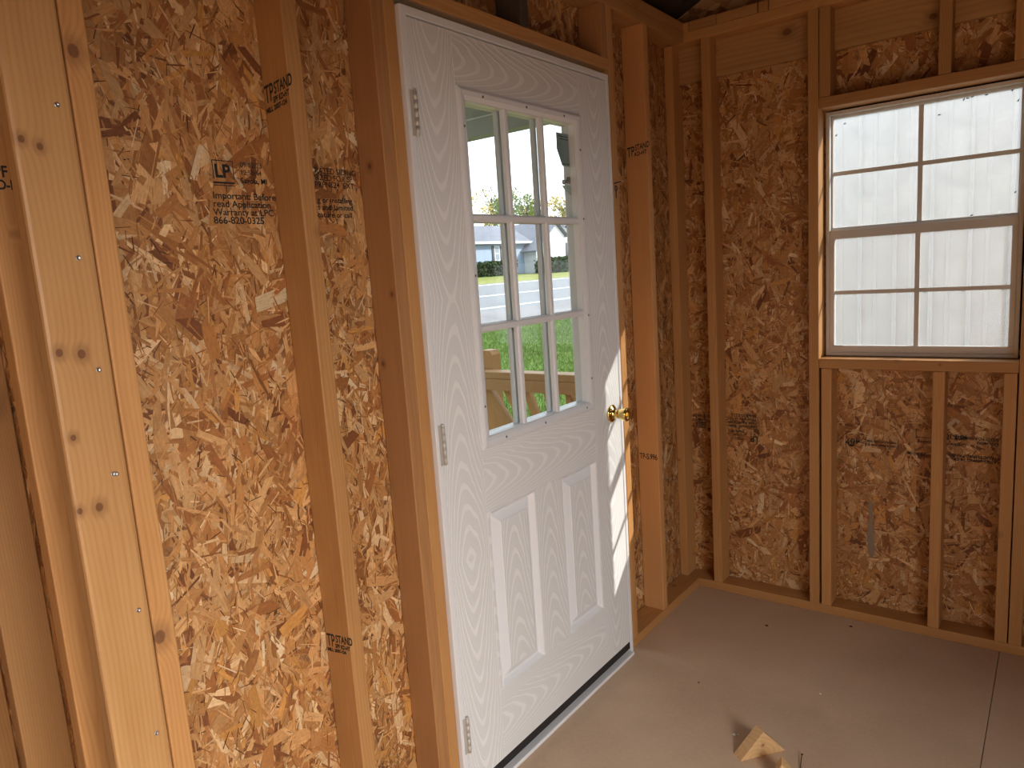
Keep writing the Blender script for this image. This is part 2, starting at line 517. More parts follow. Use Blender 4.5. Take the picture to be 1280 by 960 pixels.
TONES = np.array([(0.70, 0.445, 0.225), (0.61, 0.335, 0.135), (0.54, 0.27, 0.098), (0.47, 0.215, 0.068), (0.40, 0.165, 0.048),
                  (0.31, 0.115, 0.033), (0.20, 0.068, 0.022), (0.55, 0.255, 0.065), (0.74, 0.54, 0.32)])
TW = np.array([0.09, 0.16, 0.18, 0.18, 0.16, 0.11, 0.05, 0.055, 0.015])

def strands(name, parent, rect, holes, place, density=1.0, seed=1, tall=0.5):
    """thin wood strands pressed into the face of an OSB sheet, plus dark slivers for gap shadows; place maps (u, v, depth) to the room"""
    g = np.random.default_rng(seed)
    u0, u1, v0, v1 = rect
    area = (u1 - u0) * (v1 - v0)
    verts, faces, tone, grain = [], [], [], []
    kinds = [(640, (0.065, 0.140), (0.013, 0.036), (-0.0030, -0.0012)), (2000, (0.032, 0.105), (0.0055, 0.016), (-0.0024, -0.0007)),
             (2900, (0.012, 0.060), (0.0014, 0.0048), (-0.0018, -0.0002)), (1000, (0.008, 0.035), (0.0008, 0.0024), (-0.0012, -0.0002)), (190, (0.050, 0.120), (0.014, 0.038), (-0.0010, -0.0003))]
    base = 0
    for cnt, LL, WW, DD in kinds:
        n = int(cnt * area * density)
        us = g.uniform(u0, u1, n); vs = g.uniform(v0, v1, n)
        L = g.uniform(*LL, n); W = g.uniform(*WW, n)
        ang = np.where(g.random(n) < tall, g.normal(math.pi / 2, 0.5, n), g.uniform(0, math.pi, n))
        D = g.uniform(*DD, n)
        ti = g.choice(len(TONES), n, p=TW)
        br = g.uniform(0.80, 1.15, n)
        if WW[1] < 0.003: br *= 0.42; ti = g.choice([4, 5, 6], n)  # darkened slivers: shadowed gaps between strands, put into the colour
        tx, ty = g.normal(0, 0.016, n), g.normal(0, 0.045, n)
        for i in range(n):
            u, v = us[i], vs[i]
            l, w = L[i] / 2, W[i] / 2
            sk = g.uniform(-0.9, 0.9, 2) * w
            tp = g.uniform(0.55, 1.0, 2)
            pts = [(-l + sk[0], -w * tp[0]), (0, -w * g.uniform(.85, 1.1)), (l + sk[1], -w * tp[1]), (l - sk[1], w * tp[1]), (0, w * g.uniform(.85, 1.1)), (-l - sk[0], w * tp[0])]
            c, s = math.cos(ang[i]), math.sin(ang[i])
            if holes and any(a_ < u + a * c - b * s < b_ and c_ < v + a * s + b * c < d_ for a, b in pts + [(0, 0)] for a_, b_, c_, d_ in holes): continue
            r = g.random()
            cl = TONES[ti[i]] * br[i] * 0.92
            for (a, b) in pts:
                uu = min(max(u + a * c - b * s, u0), u1)
                vv = min(max(v + a * s + b * c, v0), v1)
                dep = min(D[i] + a * tx[i] + b * ty[i], 0.0)
                verts.append(place(uu, vv, dep))
                tone.append((cl[0], cl[1], cl[2], 1.0))
                grain.append((a, b, r))
            faces.append(tuple(range(base, base + 6)))
            base += 6
    me = bpy.data.meshes.new(name)
    wl = wloc(parent)
    va = np.array(verts) - np.array(wl)
    me.from_pydata(va.tolist(), [], faces)
    a = me.attributes.new('tone', 'FLOAT_COLOR', 'POINT')
    a.data.foreach_set('color', np.array(tone, dtype=np.float32).ravel())
    b = me.attributes.new('grain', 'FLOAT_VECTOR', 'POINT')
    b.data.foreach_set('vector', np.array(grain, dtype=np.float32).ravel())
    me.materials.append(M['strand'])
    o = bpy.data.objects.new(name, me)
    C.objects.link(o)
    o.parent = parent
    o['kind'] = 'stuff'
    return o

T = 0.038; DP = 0.089
OX = -0.0895   # inner face of the sheathing behind the studs (door wall)
ZT = 2.315

# ------------------------------------------------------------------ floor
floor = props(boxes('floor', [(-1.7, 2.75, -4.9, 0.10, -0.06, -0.0205)], M['osb'], origin=(0, 0, -0.06)), kind='structure')
for (x0, x1, y0, y1) in ((-0.094, 1.1236, -2.44, 0.1), (1.1256, 2.34, -2.44, 0.1), (2.344, 2.75, -2.44, 0.1), (-0.094, 1.1236, -4.9, -2.444), (1.1256, 2.34, -4.9, -2.444), (2.344, 2.75, -4.9, -2.444), (-1.7, -0.098, -4.9, -2.355)):
    box('floor_sheet', x0, x1, y0, y1, -0.02, 0.0, M['floor'], floor, 0.0012, 1)

# ------------------------------------------------------------------ left wall (with the door)
wl = props(boxes('wall_left', [(-0.1035, -0.0925, -2.36, -1.62, 0, 2.424), (-0.1035, -0.0925, -0.626, 0.0885, 0, 2.424), (-0.1035, -0.0925, -1.62, -0.626, 2.105, 2.424)], M['osb'], origin=(-0.1, -1.2, 0)), kind='structure')
strands('wood_strands', wl, (-2.32, 0.0885, 0.03, 2.32), [(-1.66, -0.63, -1, 2.11), (-2.4, -2.33, -1, 9)], lambda u, v, d: (OX + d + 0.0005, u, v), 1.0, 11, 0.55)

def stud(name, wall, x0, x1, y0, y1, z0=0.038, z1=ZT, mat=None, bev=0.003):
    return box(name, x0, x1, y0, y1, z0, z1, mat or M['woodZ'], wall, bev)

def plate(name, wall, x0, x1, y0, y1, z0, z1, ax, bev=0.003, mat=None):
    return box(name, x0, x1, y0, y1, z0, z1, mat or M['wood' + ax], wall, bev)

plate('sole_plate', wl, -DP, 0, -2.36, -1.6205, 0, 0.038, 'Y')
plate('sole_plate', wl, -DP, 0, -0.6255, 0.0, 0, 0.038, 'Y')
plate('top_plate', wl, -DP, 0, -2.36, 0.0, ZT, ZT + 0.038, 'Y')
plate('top_plate', wl, -DP, 0, -2.45, -0.0, ZT + 0.0385, ZT + 0.0765, 'Y')
# the end stud's own middle sits at z = 1.1765
stud('stud', wl, -DP, 0, -2.3585, -2.3205, mat=wood('pine_end_stud', 'Z', knots=((0.0445, -0.006, 0.668, 0.012), (0.0445, -0.010, -0.324, 0.014)), auto=False, ring=0.0065, seedoff=0.3))
s_reg = stud('stud', wl, -DP, 0, -1.9405, -1.9025)
stud('stud', wl, -DP, 0, -1.6975, -1.6595, mat=wood('fir_door_stud', 'Z', (0.50, 0.245, 0.095), (0.34, 0.145, 0.05), auto=False, knots=((-0.0075, -0.019, 0.5445, 0.008), (0.0285, -0.019, 0.2435, 0.006), (-0.0255, -0.019, 0.0745, 0.007)), seedoff=0.2))
stud('stud', wl, -DP, 0, -1.6588, -1.6208, 0.0, ZT)
stud('stud', wl, -DP, 0, -0.625, -0.587)
s_or = stud('stud', wl, -DP, 0, -0.362, -0.324, mat=M['woodBounce'])
plate('header', wl, -DP, 0, -1.6203, -0.6255, 2.1055, 2.1435, 'Y')
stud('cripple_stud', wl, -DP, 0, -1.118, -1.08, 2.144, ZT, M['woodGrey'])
stud('cripple_stud', wl, -DP, 0, -0.664, -0.626, 2.144, ZT, M['woodRed'])

# printing on the sheathing
TX = OX + 0.0012
def ta(s, size, y, z, sx=1.0, bold=0.0):
    return text('printed_text', s, size, (TX, y, z), (0, 1, 0), (0, 0, 1), M['ink'], wl, sx, bold)
lp = boxes('printed_logo', [(TX, TX + 0.0002, -2.0785, -2.0325, 1.7105, 1.7120), (TX, TX + 0.0002, -2.0785, -2.0770, 1.675, 1.7105), (TX, TX + 0.0002, -2.0340, -2.0325, 1.675, 1.7105),
           (TX, TX + 0.0002, -2.0800, -2.0320, 1.6665, 1.6700), (TX, TX + 0.0002, -2.0800, -2.0320, 1.6625, 1.6640)], M['ink'], wl, (TX, -2.055, 1.68))
text('printed_letters', 'LP', 0.036, (TX, -2.0745, 1.6790), (0, 1, 0), (0, 0, 1), M['ink'], wl, 0.95, 0.0011)
ta('09/02/23', 0.0145, -2.0165, 1.7020); ta('12:50:44', 0.0145, -2.0175, 1.6865); ta('Sagola, MI', 0.0155, -2.0185, 1.6700, 1.0, 0.0003)
ta('Important: Before', 0.0190, -2.0850, 1.6370, 1.05, 0.0002)
ta('read Application', 0.0190, -2.0865, 1.6208, 1.05, 0.0002)
ta('Warranty at LPC', 0.0190, -2.0880, 1.6046, 1.05, 0.0002)
ta('866-820-0325', 0.0195, -2.0895, 1.5880, 1.05, 0.0002)
ta('RATED SIDING', 0.0180, -1.8300, 1.7020, 1.0, 0.0001)
ta('SIZED FOR SP', 0.0180, -1.8310, 1.6870, 1.0, 0.0001)
ta('PRPN124  EXT', 0.0180, -1.8325, 1.6720, 1.0, 0.0001)
ta('g or installing', 0.0170, -1.8300, 1.6380, 1.1, 0.0002)
ta('s and Limited', 0.0175, -1.8320, 1.6215, 1.1, 0.0002)
ta('cature or call', 0.0170, -1.8340, 1.6050, 1.1, 0.0002)
# grade stamps on the sides of studs
def stamp(st, y, x, z, lines, up=(0, 0, 1), right=(1, 0, 0.12)):
    for i, (s, size, dz, sx, *dx) in enumerate(lines):
        ox = dx[0] if dx else 0.0
        text('grade_stamp', s, size, (x + ox, y, z + dz + ox * right[2]), right, up, M['ink'], st, sx, 0.0006)
stamp(s_reg, -1.9408, -0.084, 1.838, [('TP', 0.050, -0.004, 0.55), ('STAND', 0.032, 0.006, 0.60, 0.033), ('SPF KD-HT', 0.016, -0.010, 0.72, 0.027), ('MILL 2007-124', 0.014, -0.024, 0.85)])
stamp(s_reg, -1.9408, -0.084, 0.618, [('TP', 0.044, 0.0, 0.6), ('STAND', 0.026, 0.012, 0.72, 0.033), ('SPF KD-HT', 0.014, -0.002, 0.8, 0.030), ('MILL 2007-124', 0.011, -0.013, 1.0)])
stamp(s_or, -0.3623, -0.082, 1.858, [('TP', 0.050, -0.006, 0.55), ('STAND', 0.030, 0.010, 0.62, 0.033), ('KD-HT', 0.020, -0.010, 0.85, 0.030)])
stamp(s_or, -0.3623, -0.082, 0.676, [('TP-S.996', 0.032, 0.0, 0.68)], right=(1, 0, 0))

# ------------------------------------------------------------------ porch wall (continues beyond the outside corner of the room)
wc = props(boxes('wall_side', [(-1.7, -0.104, -2.3585, -2.3475, 0, 2.403)], M['osb'], origin=(-0.8, -2.35, 0)), kind='structure')
strands('wood_strands', wc, (-1.45, -0.04, 0.03, 2.32), [], lambda u, v, d: (u, -2.3615 - d - 0.0005, v), 0.8, 23, 0.5)
plate('sole_plate', wc, -1.7, 0, -2.451, -2.362, 0, 0.038, 'X')
plate('top_plate', wc, -1.7, 0, -2.451, -2.362, ZT, ZT + 0.038, 'X')
# knots of the corner stud in its own space: middle at (-0.019, -2.406, 1.1765)
kn = [(-2.436, 1.375, .0075), (-2.404, 1.369, .0085), (-2.436, 1.237, .006), (-2.414, 1.114, .0085), (-2.444, 1.116, .006), (-2.440, 1.701, .0065), (-2.416, 1.692, .0065), (-2.39, 0.40, .007)]
post = stud('stud', wc, -T, 0, -2.451, -2.3595, mat=wood('pine_corner_stud', 'Z', (0.58, 0.325, 0.130), (0.41, 0.19, 0.062), knots=[(0.019, y + 2.4055, z - 1.1765, r) for y, z, r in kn], auto=False, ring=0.009, rough=0.38), bev=0.006)
for y, z in ((-2.382, 1.758), (-2.386, 1.522), (-2.382, 1.34), (-2.380, 1.162), (-2.384, 1.163), (-2.378, 0.916), (-2.380, 0.682)):
    sc = lathe('screw', [(0.0, 0.0042), (0.0008, 0.0042), (0.0011, 0.0034), (0.0003, 0.0018), (0.0001, 0.0006)], M['steel'], post, (0.0, y, z), 'X', 14)
c2 = stud('stud', wc, -0.183, -0.145, -2.451, -2.362)
stud('stud', wc, -0.527, -0.489, -2.451, -2.362, mat=wood('pine_big_knot', 'Z', (0.46, 0.235, 0.083), (0.33, 0.15, 0.05), knots=((0.019, -0.01, -0.80, 0.022), (0.019, 0.005, 0.08, 0.02)), auto=False, seedoff=0.6))
stud('stud', wc, -0.935, -0.897, -2.451, -2.362)
stud('stud', wc, -1.34, -1.302, -2.451, -2.362)
for i, (s, size, dz) in enumerate((('SPF', 0.026, 0.02), ('KD-HT', 0.022, 0.0))):
    text('grade_stamp', s, size, (-0.1447, -2.445, 1.645 + dz), (0, 1, 0), (0, 0, 1), M['ink'], c2, 0.8, 0.0006)

# ------------------------------------------------------------------ back wall (with the window)
WX0, WX1, WZ0, WZ1 = 0.514, 1.1475, 1.0446, 1.9676
bm = bmesh.new()
for b in [(-0.1035, WX0 + 0.002, 0.0925, 0.1035, 0, 2.391), (WX1 - 0.002, 2.7, 0.0925, 0.1035, 0, 2.391), (WX0 + 0.002, WX1 - 0.002, 0.0925, 0.1035, 0, WZ0 - 0.002), (WX0 + 0.002, WX1 - 0.002, 0.0925, 0.1035, WZ1 + 0.002, 2.391)]:
    bm_box(bm, b[0] - 1, b[1] - 1, b[2], b[3], b[4], b[5])
tri = [(-0.1035, 2.391), (2.7, 2.391), (2.7, 2.412), (1.3, 3.058), (-0.1035, 2.424)]
vs = [bm.verts.new((x - 1, y, z)) for y in (0.0925, 0.1035) for x, z in tri]
bm.faces.new(vs[:5]); bm.faces.new(vs[5:][::-1])
for i in range(5): bm.faces.new((vs[i], vs[5 + i], vs[5 + (i + 1) % 5], vs[(i + 1) % 5]))
wb = props(link('wall_back', finish(bm, 'wall_back'), M['osb'], None, (1, 0, 0)), kind='structure')
strands('wood_strands', wb, (-0.0885, 1.65, 0.03, 2.32), [(WX0, WX1, WZ0, WZ1)], lambda u, v, d: (u, 0.0890 - d, v), 1.0, 31, 0.25)
plate('sole_plate', wb, -DP, 2.6, 0, DP, 0, 0.038, 'X')
plate('top_plate', wb, -DP, 2.6, 0, DP, ZT, ZT + 0.038, 'X')
for x0, x1 in ((-0.09, 0.02), (0.0215, 0.135), (0.137, 0.295), (0.298, 0.335), (0.338, 1.6), (1.602, 2.6)):
    plate('top_plate', wb, x0, x1, 0.0008, DP, ZT + 0.0385, ZT + 0.0765, 'X')
RB, RZ = 0.064, 2.168
box('ribbon_board', -0.088, 2.6, RB + 0.0005, DP - 0.001, RZ + 0.006, ZT - 0.0005, M['ribbon'], wb, 0.0015)
def nstud(name, x0, x1, z0=0.038, mat=None):
    return prism(name, [(0, z0), (DP, z0), (DP, RZ), (RB, RZ), (RB, ZT), (0, ZT)], 'X', x0, x1, mat or M['woodZ'], wb, 0.002)
nstud('stud', -0.0885, -0.052)
nstud('stud', 0.070, 0.108)
nstud('stud', 0.4765, 0.5135)
nstud('stud', 1.149, 1.187)
for x in (1.55, 1.957, 2.36): nstud('stud', x, x + T)
plate('window_sill_plate', wb, WX0 + 0.0003, WX1 + 0.0005, 0, DP, WZ0 - 0.038, WZ0, 'X')
plate('window_header', wb, WX0 + 0.0003, WX1 + 0.0005, 0, DP, WZ1, WZ1 + 0.038, 'X')
for x in (0.522, 0.898, 1.107):
    stud('cripple_stud', wb, x, x + T, 0, DP, 0.038, WZ0 - 0.0385)
    nstud('cripple_stud', x - 0.005, x - 0.005 + T, WZ1 + 0.0385)
# printing on the back sheathing, upside down
TY = 0.0875
def tb(s, size, x, z, sx=1.0, bold=0.0002):
    return text('printed_text', s, size, (x, TY, z), (-1, 0, 0), (0, 0, -1), M['ink'], wb, sx, bold)
tb('LP', 0.036, 0.245, 0.692, 0.9, 0.0011)
boxes('printed_logo', [(0.195, 0.248, TY - 0.0002, TY, 0.7225, 0.7245), (0.246, 0.248, TY - 0.0002, TY, 0.687, 0.7225)], M['ink'], wb, (0.2, TY, 0.7))
tb('Important: Before', 0.019, 0.240, 0.737); tb('read Application', 0.019, 0.240, 0.753); tb('Warranty at LPC', 0.019, 0.240, 0.769); tb('866-820-0325', 0.0195, 0.240, 0.786)
tb('Sagola, MI', 0.015, 0.185, 0.712); tb('12:50:44', 0.014, 0.185, 0.697); tb('09/02/23', 0.014, 0.185, 0.680)
tb('Ka', 0.030, 0.055, 0.712, 1.0, 0.0008); tb('RATED SIDING', 0.018, 0.062, 0.752); tb('SIZED FOR SP', 0.018, 0.062, 0.772)
boxes('printed_mark', [(-0.035, 0.012, TY - 0.0002, TY, z, z + 0.0035) for z in (0.712, 0.719, 0.726, 0.733)], M['ink'], wb, (0, TY, 0.7))
tb('407', 0.027, 0.644, 0.716, 1.3, 0.0004)
lathe('printed_mark', [(0.0, 0.0125), (0.0002, 0.0125), (0.0002, 0.0095), (0.0, 0.0095)], M['ink'], wb, (0.612, TY - 0.0003, 0.697), 'Y', 20, False)
tb('NER', 0.009, 0.622, 0.694)
boxes('printed_mark', [(0.664, 0.666, TY - 0.0002, TY, 0.688, 0.728), (0.776, 0.778, TY - 0.0002, TY, 0.688, 0.728), (0.836, 0.92, TY - 0.0002, TY, 0.742, 0.7435), (0.836, 0.838, TY - 0.0002, TY, 0.735, 0.775),
      (0.936, 1.00, TY - 0.0002, TY, 0.744, 0.746), (0.566, 0.567, TY - 0.0002, TY, 0.70, 0.735)], M['ink'], wb, (0.7, TY, 0.7))
tb('INSTALLATION SIDE', 0.0115, 0.772, 0.716); tb('GRADE MARK THIS SIDE', 0.0115, 0.772, 0.702, 0.9)
tb('PRP-108', 0.017, 0.868, 0.684, 1.0, 0.0003); tb('Coating', 0.017, 0.895, 0.730)
tb('PS-2-10', 0.021, 0.998, 0.762, 1.0, 0.0003); tb('Conforms', 0.018, 0.998, 0.730)
tb('SIZED FOR SPACING', 0.015, 1.095, 0.758); tb('EXPOSURE', 0.014, 1.095, 0.742)
tb('STRUCTURAL PANEL', 0.015, 1.100, 0.690, 1.1, 0.0003); tb('RATED SIDING 24 OC', 0.015, 1.100, 0.676, 1.0, 0.0003)
prism('grey_smear', [(0.676, 0.47), (0.690, 0.47), (0.694, 0.36), (0.700, 0.30), (0.698, 0.245), (0.685, 0.238), (0.676, 0.26), (0.672, 0.33), (0.680, 0.40)], 'Y', TY, TY + 0.0004, M['tape'], wb)

# ------------------------------------------------------------------ remaining shell of the shed
wr = props(boxes('wall_right', [(2.6, 2.7, -2.4, 0.0, 0, 2.43), (2.6, 2.7, -4.8, -4.45, 0, 2.43), (2.6, 2.7, -4.45, -2.4, 1.86, 2.43)], M['osb'], origin=(2.65, -2.4, 0)), kind='structure')
wf = props(prism('wall_front', [(-1.7, 0), (2.7, 0), (2.7, 2.41), (1.3, 3.055), (-0.1, 2.42), (-1.7, 2.405)], 'Y', -4.9, -4.8, M['osb'], origin=(0.5, -4.85, 0)), kind='structure')
we = props(boxes('wall_end', [(-1.8, -1.7, -4.9, -2.35, 0, 2.407)], M['osb'], origin=(-1.75, -3.6, 0)), kind='structure')
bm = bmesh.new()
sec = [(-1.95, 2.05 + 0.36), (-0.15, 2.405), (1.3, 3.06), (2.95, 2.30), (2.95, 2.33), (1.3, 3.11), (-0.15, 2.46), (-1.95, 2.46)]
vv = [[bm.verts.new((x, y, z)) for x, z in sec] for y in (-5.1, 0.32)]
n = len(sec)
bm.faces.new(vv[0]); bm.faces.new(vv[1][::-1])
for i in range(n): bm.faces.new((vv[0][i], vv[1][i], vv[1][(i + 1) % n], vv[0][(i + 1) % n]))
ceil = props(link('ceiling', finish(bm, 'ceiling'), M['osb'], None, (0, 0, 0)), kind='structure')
ceil.data.materials[0] = M['dim_roof']
for y in (-0.42, -0.83, -1.24, -1.64, -2.05, -2.45, -2.86, -3.26, -3.67):
    for s in (0, 1):
        pts = [(0.0, 2.3925), (0.0, 2.47), (1.29, 3.05), (1.29, 2.965)] if s == 0 else [(2.6, 2.3925), (2.6, 2.455), (1.31, 3.05), (1.31, 2.965)]
        prism('rafter', pts, 'Y', y - T / 2, y + T / 2, M['woodX'], ceil, 0.0)

# ------------------------------------------------------------------ door
DY0, DY1, DZ0, DZ1, DX = -1.596, -0.670, 0.052, 2.060, 0.010
door = props(empty('door_1', (0, (DY0 + DY1) / 2, 0)), 'white nine-light entry door with two raised panels and a brass knob', 'door', kind='structure')
# frame
box('door_jamb', -0.11, 0.0125, -1.6195, DY0 - 0.003, 0.0, 2.0835, M['white'], door, 0.0015)
box('door_jamb', -0.11, 0.0125, DY1 + 0.003, -0.6535, 0.0, 2.0835, M['white'], door, 0.0015)
box('door_head_jamb', -0.11, 0.0125, DY0 - 0.003, DY1 + 0.003, DZ1 + 0.004, 2.0835, M['white'], door, 0.0015)
box('threshold', -0.12, 0.024, DY0 - 0.003, DY1 + 0.003, 0.0, 0.012, M['white'], door, 0.002)
box('threshold_cap', -0.10, 0.0, DY0 - 0.003, DY1 + 0.003, 0.0125, 0.022, M['steel'], door, 0.002)
box('door_sweep', -0.03, DX - 0.001, DY0 + 0.001, DY1 - 0.001, 0.0225, DZ0 + 0.001, M['rubber'], door, 0.002)
# lite opening and panels (outer bounds of the moulded areas)
LY0, LY1, LZ0, LZ1 = -1.441, -0.849, 0.977, 1.931
PL = (-1.429, -1.214); PR = (-1.064, -0.852); PZ0, PZ1 = 0.262, 0.800
B0 = -0.034
def skin(nm, y0, y1, z0, z1, ax):
    return box(nm, B0, DX, y0, y1, z0, z1, M['grain' + ax], door, 0.0006, 1)
SY0, SY1 = -1.441, -0.847
skin('stile', DY0, SY0, DZ0, DZ1, 'Z')
skin('stile', SY1, DY1, DZ0, DZ1, 'Z')
skin('rail', SY0, SY1, LZ1, DZ1, 'Y')
skin('rail', SY0, SY1, PZ1, LZ0, 'Y')
skin('rail', SY0, SY1, DZ0, PZ0, 'Y')
skin('mullion', PL[1], PR[0], PZ0, PZ1, 'Z')
skin('stile_edge', SY0, PL[0], PZ0, PZ1, 'Z')
skin('stile_edge', PR[1], SY1, PZ0, PZ1, 'Z')
def raised(y0, y1, z0, z1):
    """moulding frame with a deep cove, then a raised field"""
    prof = [(0.0, 0.000), (0.003, 0.0022), (0.006, 0.0), (0.015, -0.0135), (0.019, -0.0145), (0.022, -0.0125), (0.043, -0.002), (0.0448, 0.0), (0.047, 0.0)]
    bm = bmesh.new()
    rings = []
    cy, cz = (y0 + y1) / 2, (z0 + z1) / 2
    for ins, h in prof:
        a, b, c, d = y0 + ins, y1 - ins, z0 + ins, z1 - ins
        rings.append([bm.verts.new((h, y - cy, z - cz)) for y, z in ((a, c), (b, c), (b, d), (a, d))])
    for i in range(len(rings) - 1):
        for k in range(4):
            bm.faces.new((rings[i][k], rings[i][(k + 1) % 4], rings[i + 1][(k + 1) % 4], rings[i + 1][k]))
    mo = link('panel_moulding', finish(bm, 'panel_moulding'), M['white'], door, (DX, cy, cz))
    i = 0.0465
    return box('panel', B0, DX, y0 + i, y1 - i, z0 + i, z1 - i, M['grainZ'], door, 0.0004, 1)
raised(*PL, PZ0, PZ1); raised(*PR, PZ0, PZ1)
boxes('door_core', [(B0 - 0.002, B0 + 0.002, DY0 + 0.001, DY1 - 0.001, DZ0, LZ0 + 0.015), (B0 - 0.002, B0 + 0.002, DY0 + 0.001, DY1 - 0.001, LZ1 - 0.01, DZ1), (B0 - 0.002, B0 + 0.002, DY0 + 0.001, LY0 + 0.01, DZ0, DZ1), (B0 - 0.002, B0 + 0.002, LY1 - 0.01, DY1 - 0.001, DZ0, DZ1)], M['white'], door, (B0, -1.13, 1))
# lite frame: sloped bevelled profile, both sides
def liteframe(sgn, x):
    prof = [(0.0, 0.0), (0.003, 0.007), (0.010, 0.0095), (0.022, 0.008), (0.031, 0.003), (0.034, -0.010)]
    bm = bmesh.new()
    cy, cz = (LY0 + LY1) / 2, (LZ0 + LZ1) / 2
    rings = []
    for ins, h in prof:
        a, b, c, d = LY0 + ins, LY1 - ins, LZ0 + ins, LZ1 - ins
        rings.append([bm.verts.new((sgn * h, y - cy, z - cz)) for y, z in ((a, c), (b, c), (b, d), (a, d))])
    for i in range(len(rings) - 1):
        for k in range(4):
            bm.faces.new((rings[i][k], rings[i][(k + 1) % 4], rings[i + 1][(k + 1) % 4], rings[i + 1][k]))
    return link('lite_frame', finish(bm, 'lite_frame'), M['litewhite'], door, (x, cy, cz))
lf = liteframe(1, DX); liteframe(-1, B0 - 0.002)
GY0, GY1, GZ0, GZ1 = LY0 + 0.034, LY1 - 0.034, LZ0 + 0.034, LZ1 - 0.034
box('lite_reveal', B0, DX, LY0 + 0.026, GY0, GZ0, GZ1, M['litewhite'], door, 0); box('lite_reveal', B0, DX, GY1, LY1 - 0.026, GZ0, GZ1, M['litewhite'], door, 0)
box('lite_reveal', B0, DX, LY0 + 0.026, LY1 - 0.026, LZ0 + 0.026, GZ0, M['litewhite'], door, 0); box('lite_reveal', B0, DX, LY0 + 0.026, LY1 - 0.026, GZ1, LZ1 - 0.026, M['litewhite'], door, 0)
cols = [GY0 + (GY1 - GY0) * k / 3 for k in range(4)]
rows = [GZ0 + (GZ1 - GZ0) * k / 3 for k in range(4)]
def muntin(nm, horizontal, pos, x0, x1, w=0.021):
    h = w / 2
    mid = (x0 + x1) / 2
    if horizontal:
        pts = [(mid * 0 + x0, pos - h), (x1 - 0.004, pos - h), (x1, pos - h + 0.005), (x1, pos + h - 0.005), (x1 - 0.004, pos + h), (x0, pos + h)]
        return prism(nm, pts, 'Y', GY0, GY1, M['litewhite'], door)
    pts = [(x0, pos - h), (x1 - 0.004, pos - h), (x1, pos - h + 0.005), (x1, pos + h - 0.005), (x1 - 0.004, pos + h), (x0, pos + h)]
    return prism(nm, pts, 'Z', GZ0, GZ1, M['litewhite'], door)
for k in (1, 2):
    muntin('muntin', False, cols[k], -0.006, DX - 0.0005)
    muntin('muntin', True, rows[k], -0.006, DX + 0.0005)
    muntin('muntin', False, cols[k], -0.030, -0.018)
    muntin('muntin', True, rows[k], -0.030, -0.0185)
for i in range(3):
    for j in range(3):
        boxes('glass_pane', [(-0.0130, -0.0110, cols[i] + 0.0002, cols[i + 1] - 0.0002, rows[j] + 0.0002, rows[j + 1] - 0.0002)], M['glassD'], door, (-0.012, (cols[i] + cols[i + 1]) / 2, (rows[j] + rows[j + 1]) / 2))
# screw plugs round the lite frame
for y, z in [(LY0 + 0.10, LZ1 - .017), (-1.145, LZ1 - .017), (LY1 - .10, LZ1 - .017), (LY0 + .10, LZ0 + .017), (-1.145, LZ0 + .017), (LY1 - .055, LZ0 + .017),
             (LY0 + .016, LZ1 - .10), (LY1 - .016, LZ1 - .11), (LY1 - .016, LZ1 - .325), (LY1 - .016, LZ0 + .32), (LY1 - .016, LZ0 + .11), (LY0 + .016, LZ0 + .12), (LY0 + .016, 1.45)]:
    lathe('screw_hole', [(0.0, 0.0038), (0.0006, 0.0034)], M['plug'], door, (DX + 0.0086, y, z), 'X', 10)
# hinges
for zc in (1.842, 1.029, 0.216):
    hg = box('hinge', DX - 0.001, DX + 0.0032, DY0 - 0.014, DY0 - 0.0015, zc - 0.053, zc + 0.053, M['hinge'], door, 0.0005, 1)
    for k in range(5):
        z0 = zc - 0.050 + k * 0.020
        lathe('hinge_knuckle', [(z0, 0.0052), (z0 + 0.0190, 0.0052)], M['hinge'], hg, (DX + 0.0056, DY0 + 0.0015, 0), 'Z', 14)
    lathe('hinge_pin', [(zc - 0.053, 0.003), (zc - 0.052, 0.0044), (zc + 0.052, 0.0044), (zc + 0.0545, 0.0032)], M['hinge'], hg, (DX + 0.0056, DY0 + 0.0015, 0), 'Z', 12)
# knob
KY, KZ = -0.732, 0.940
kn_ = lathe('door_knob', [(0.0, 0.0310), (0.003, 0.0318), (0.006, 0.030), (0.009, 0.024), (0.012, 0.0150), (0.022, 0.0125), (0.027, 0.0125), (0.030, 0.0165), (0.040, 0.0190), (0.052, 0.0215), (0.060, 0.0238), (0.0635, 0.0225), (0.0648, 0.0175), (0.0615, 0.0135), (0.0605, 0.006), (0.0605, 0.0005)], M['brass'], door, (DX, KY, KZ), 'X', 32)
box('knob_turn_button', DX + 0.0600, DX + 0.0680, KY - 0.002, KY + 0.002, KZ - 0.0062, KZ + 0.0062, M['brass'], kn_, 0.001)
box('latch_plate', -0.02, DX + 0.001, DY1 - 0.0005, DY1 + 0.0025, KZ + 0.0, KZ + 0.05, M['brass'], door, 0.0008)
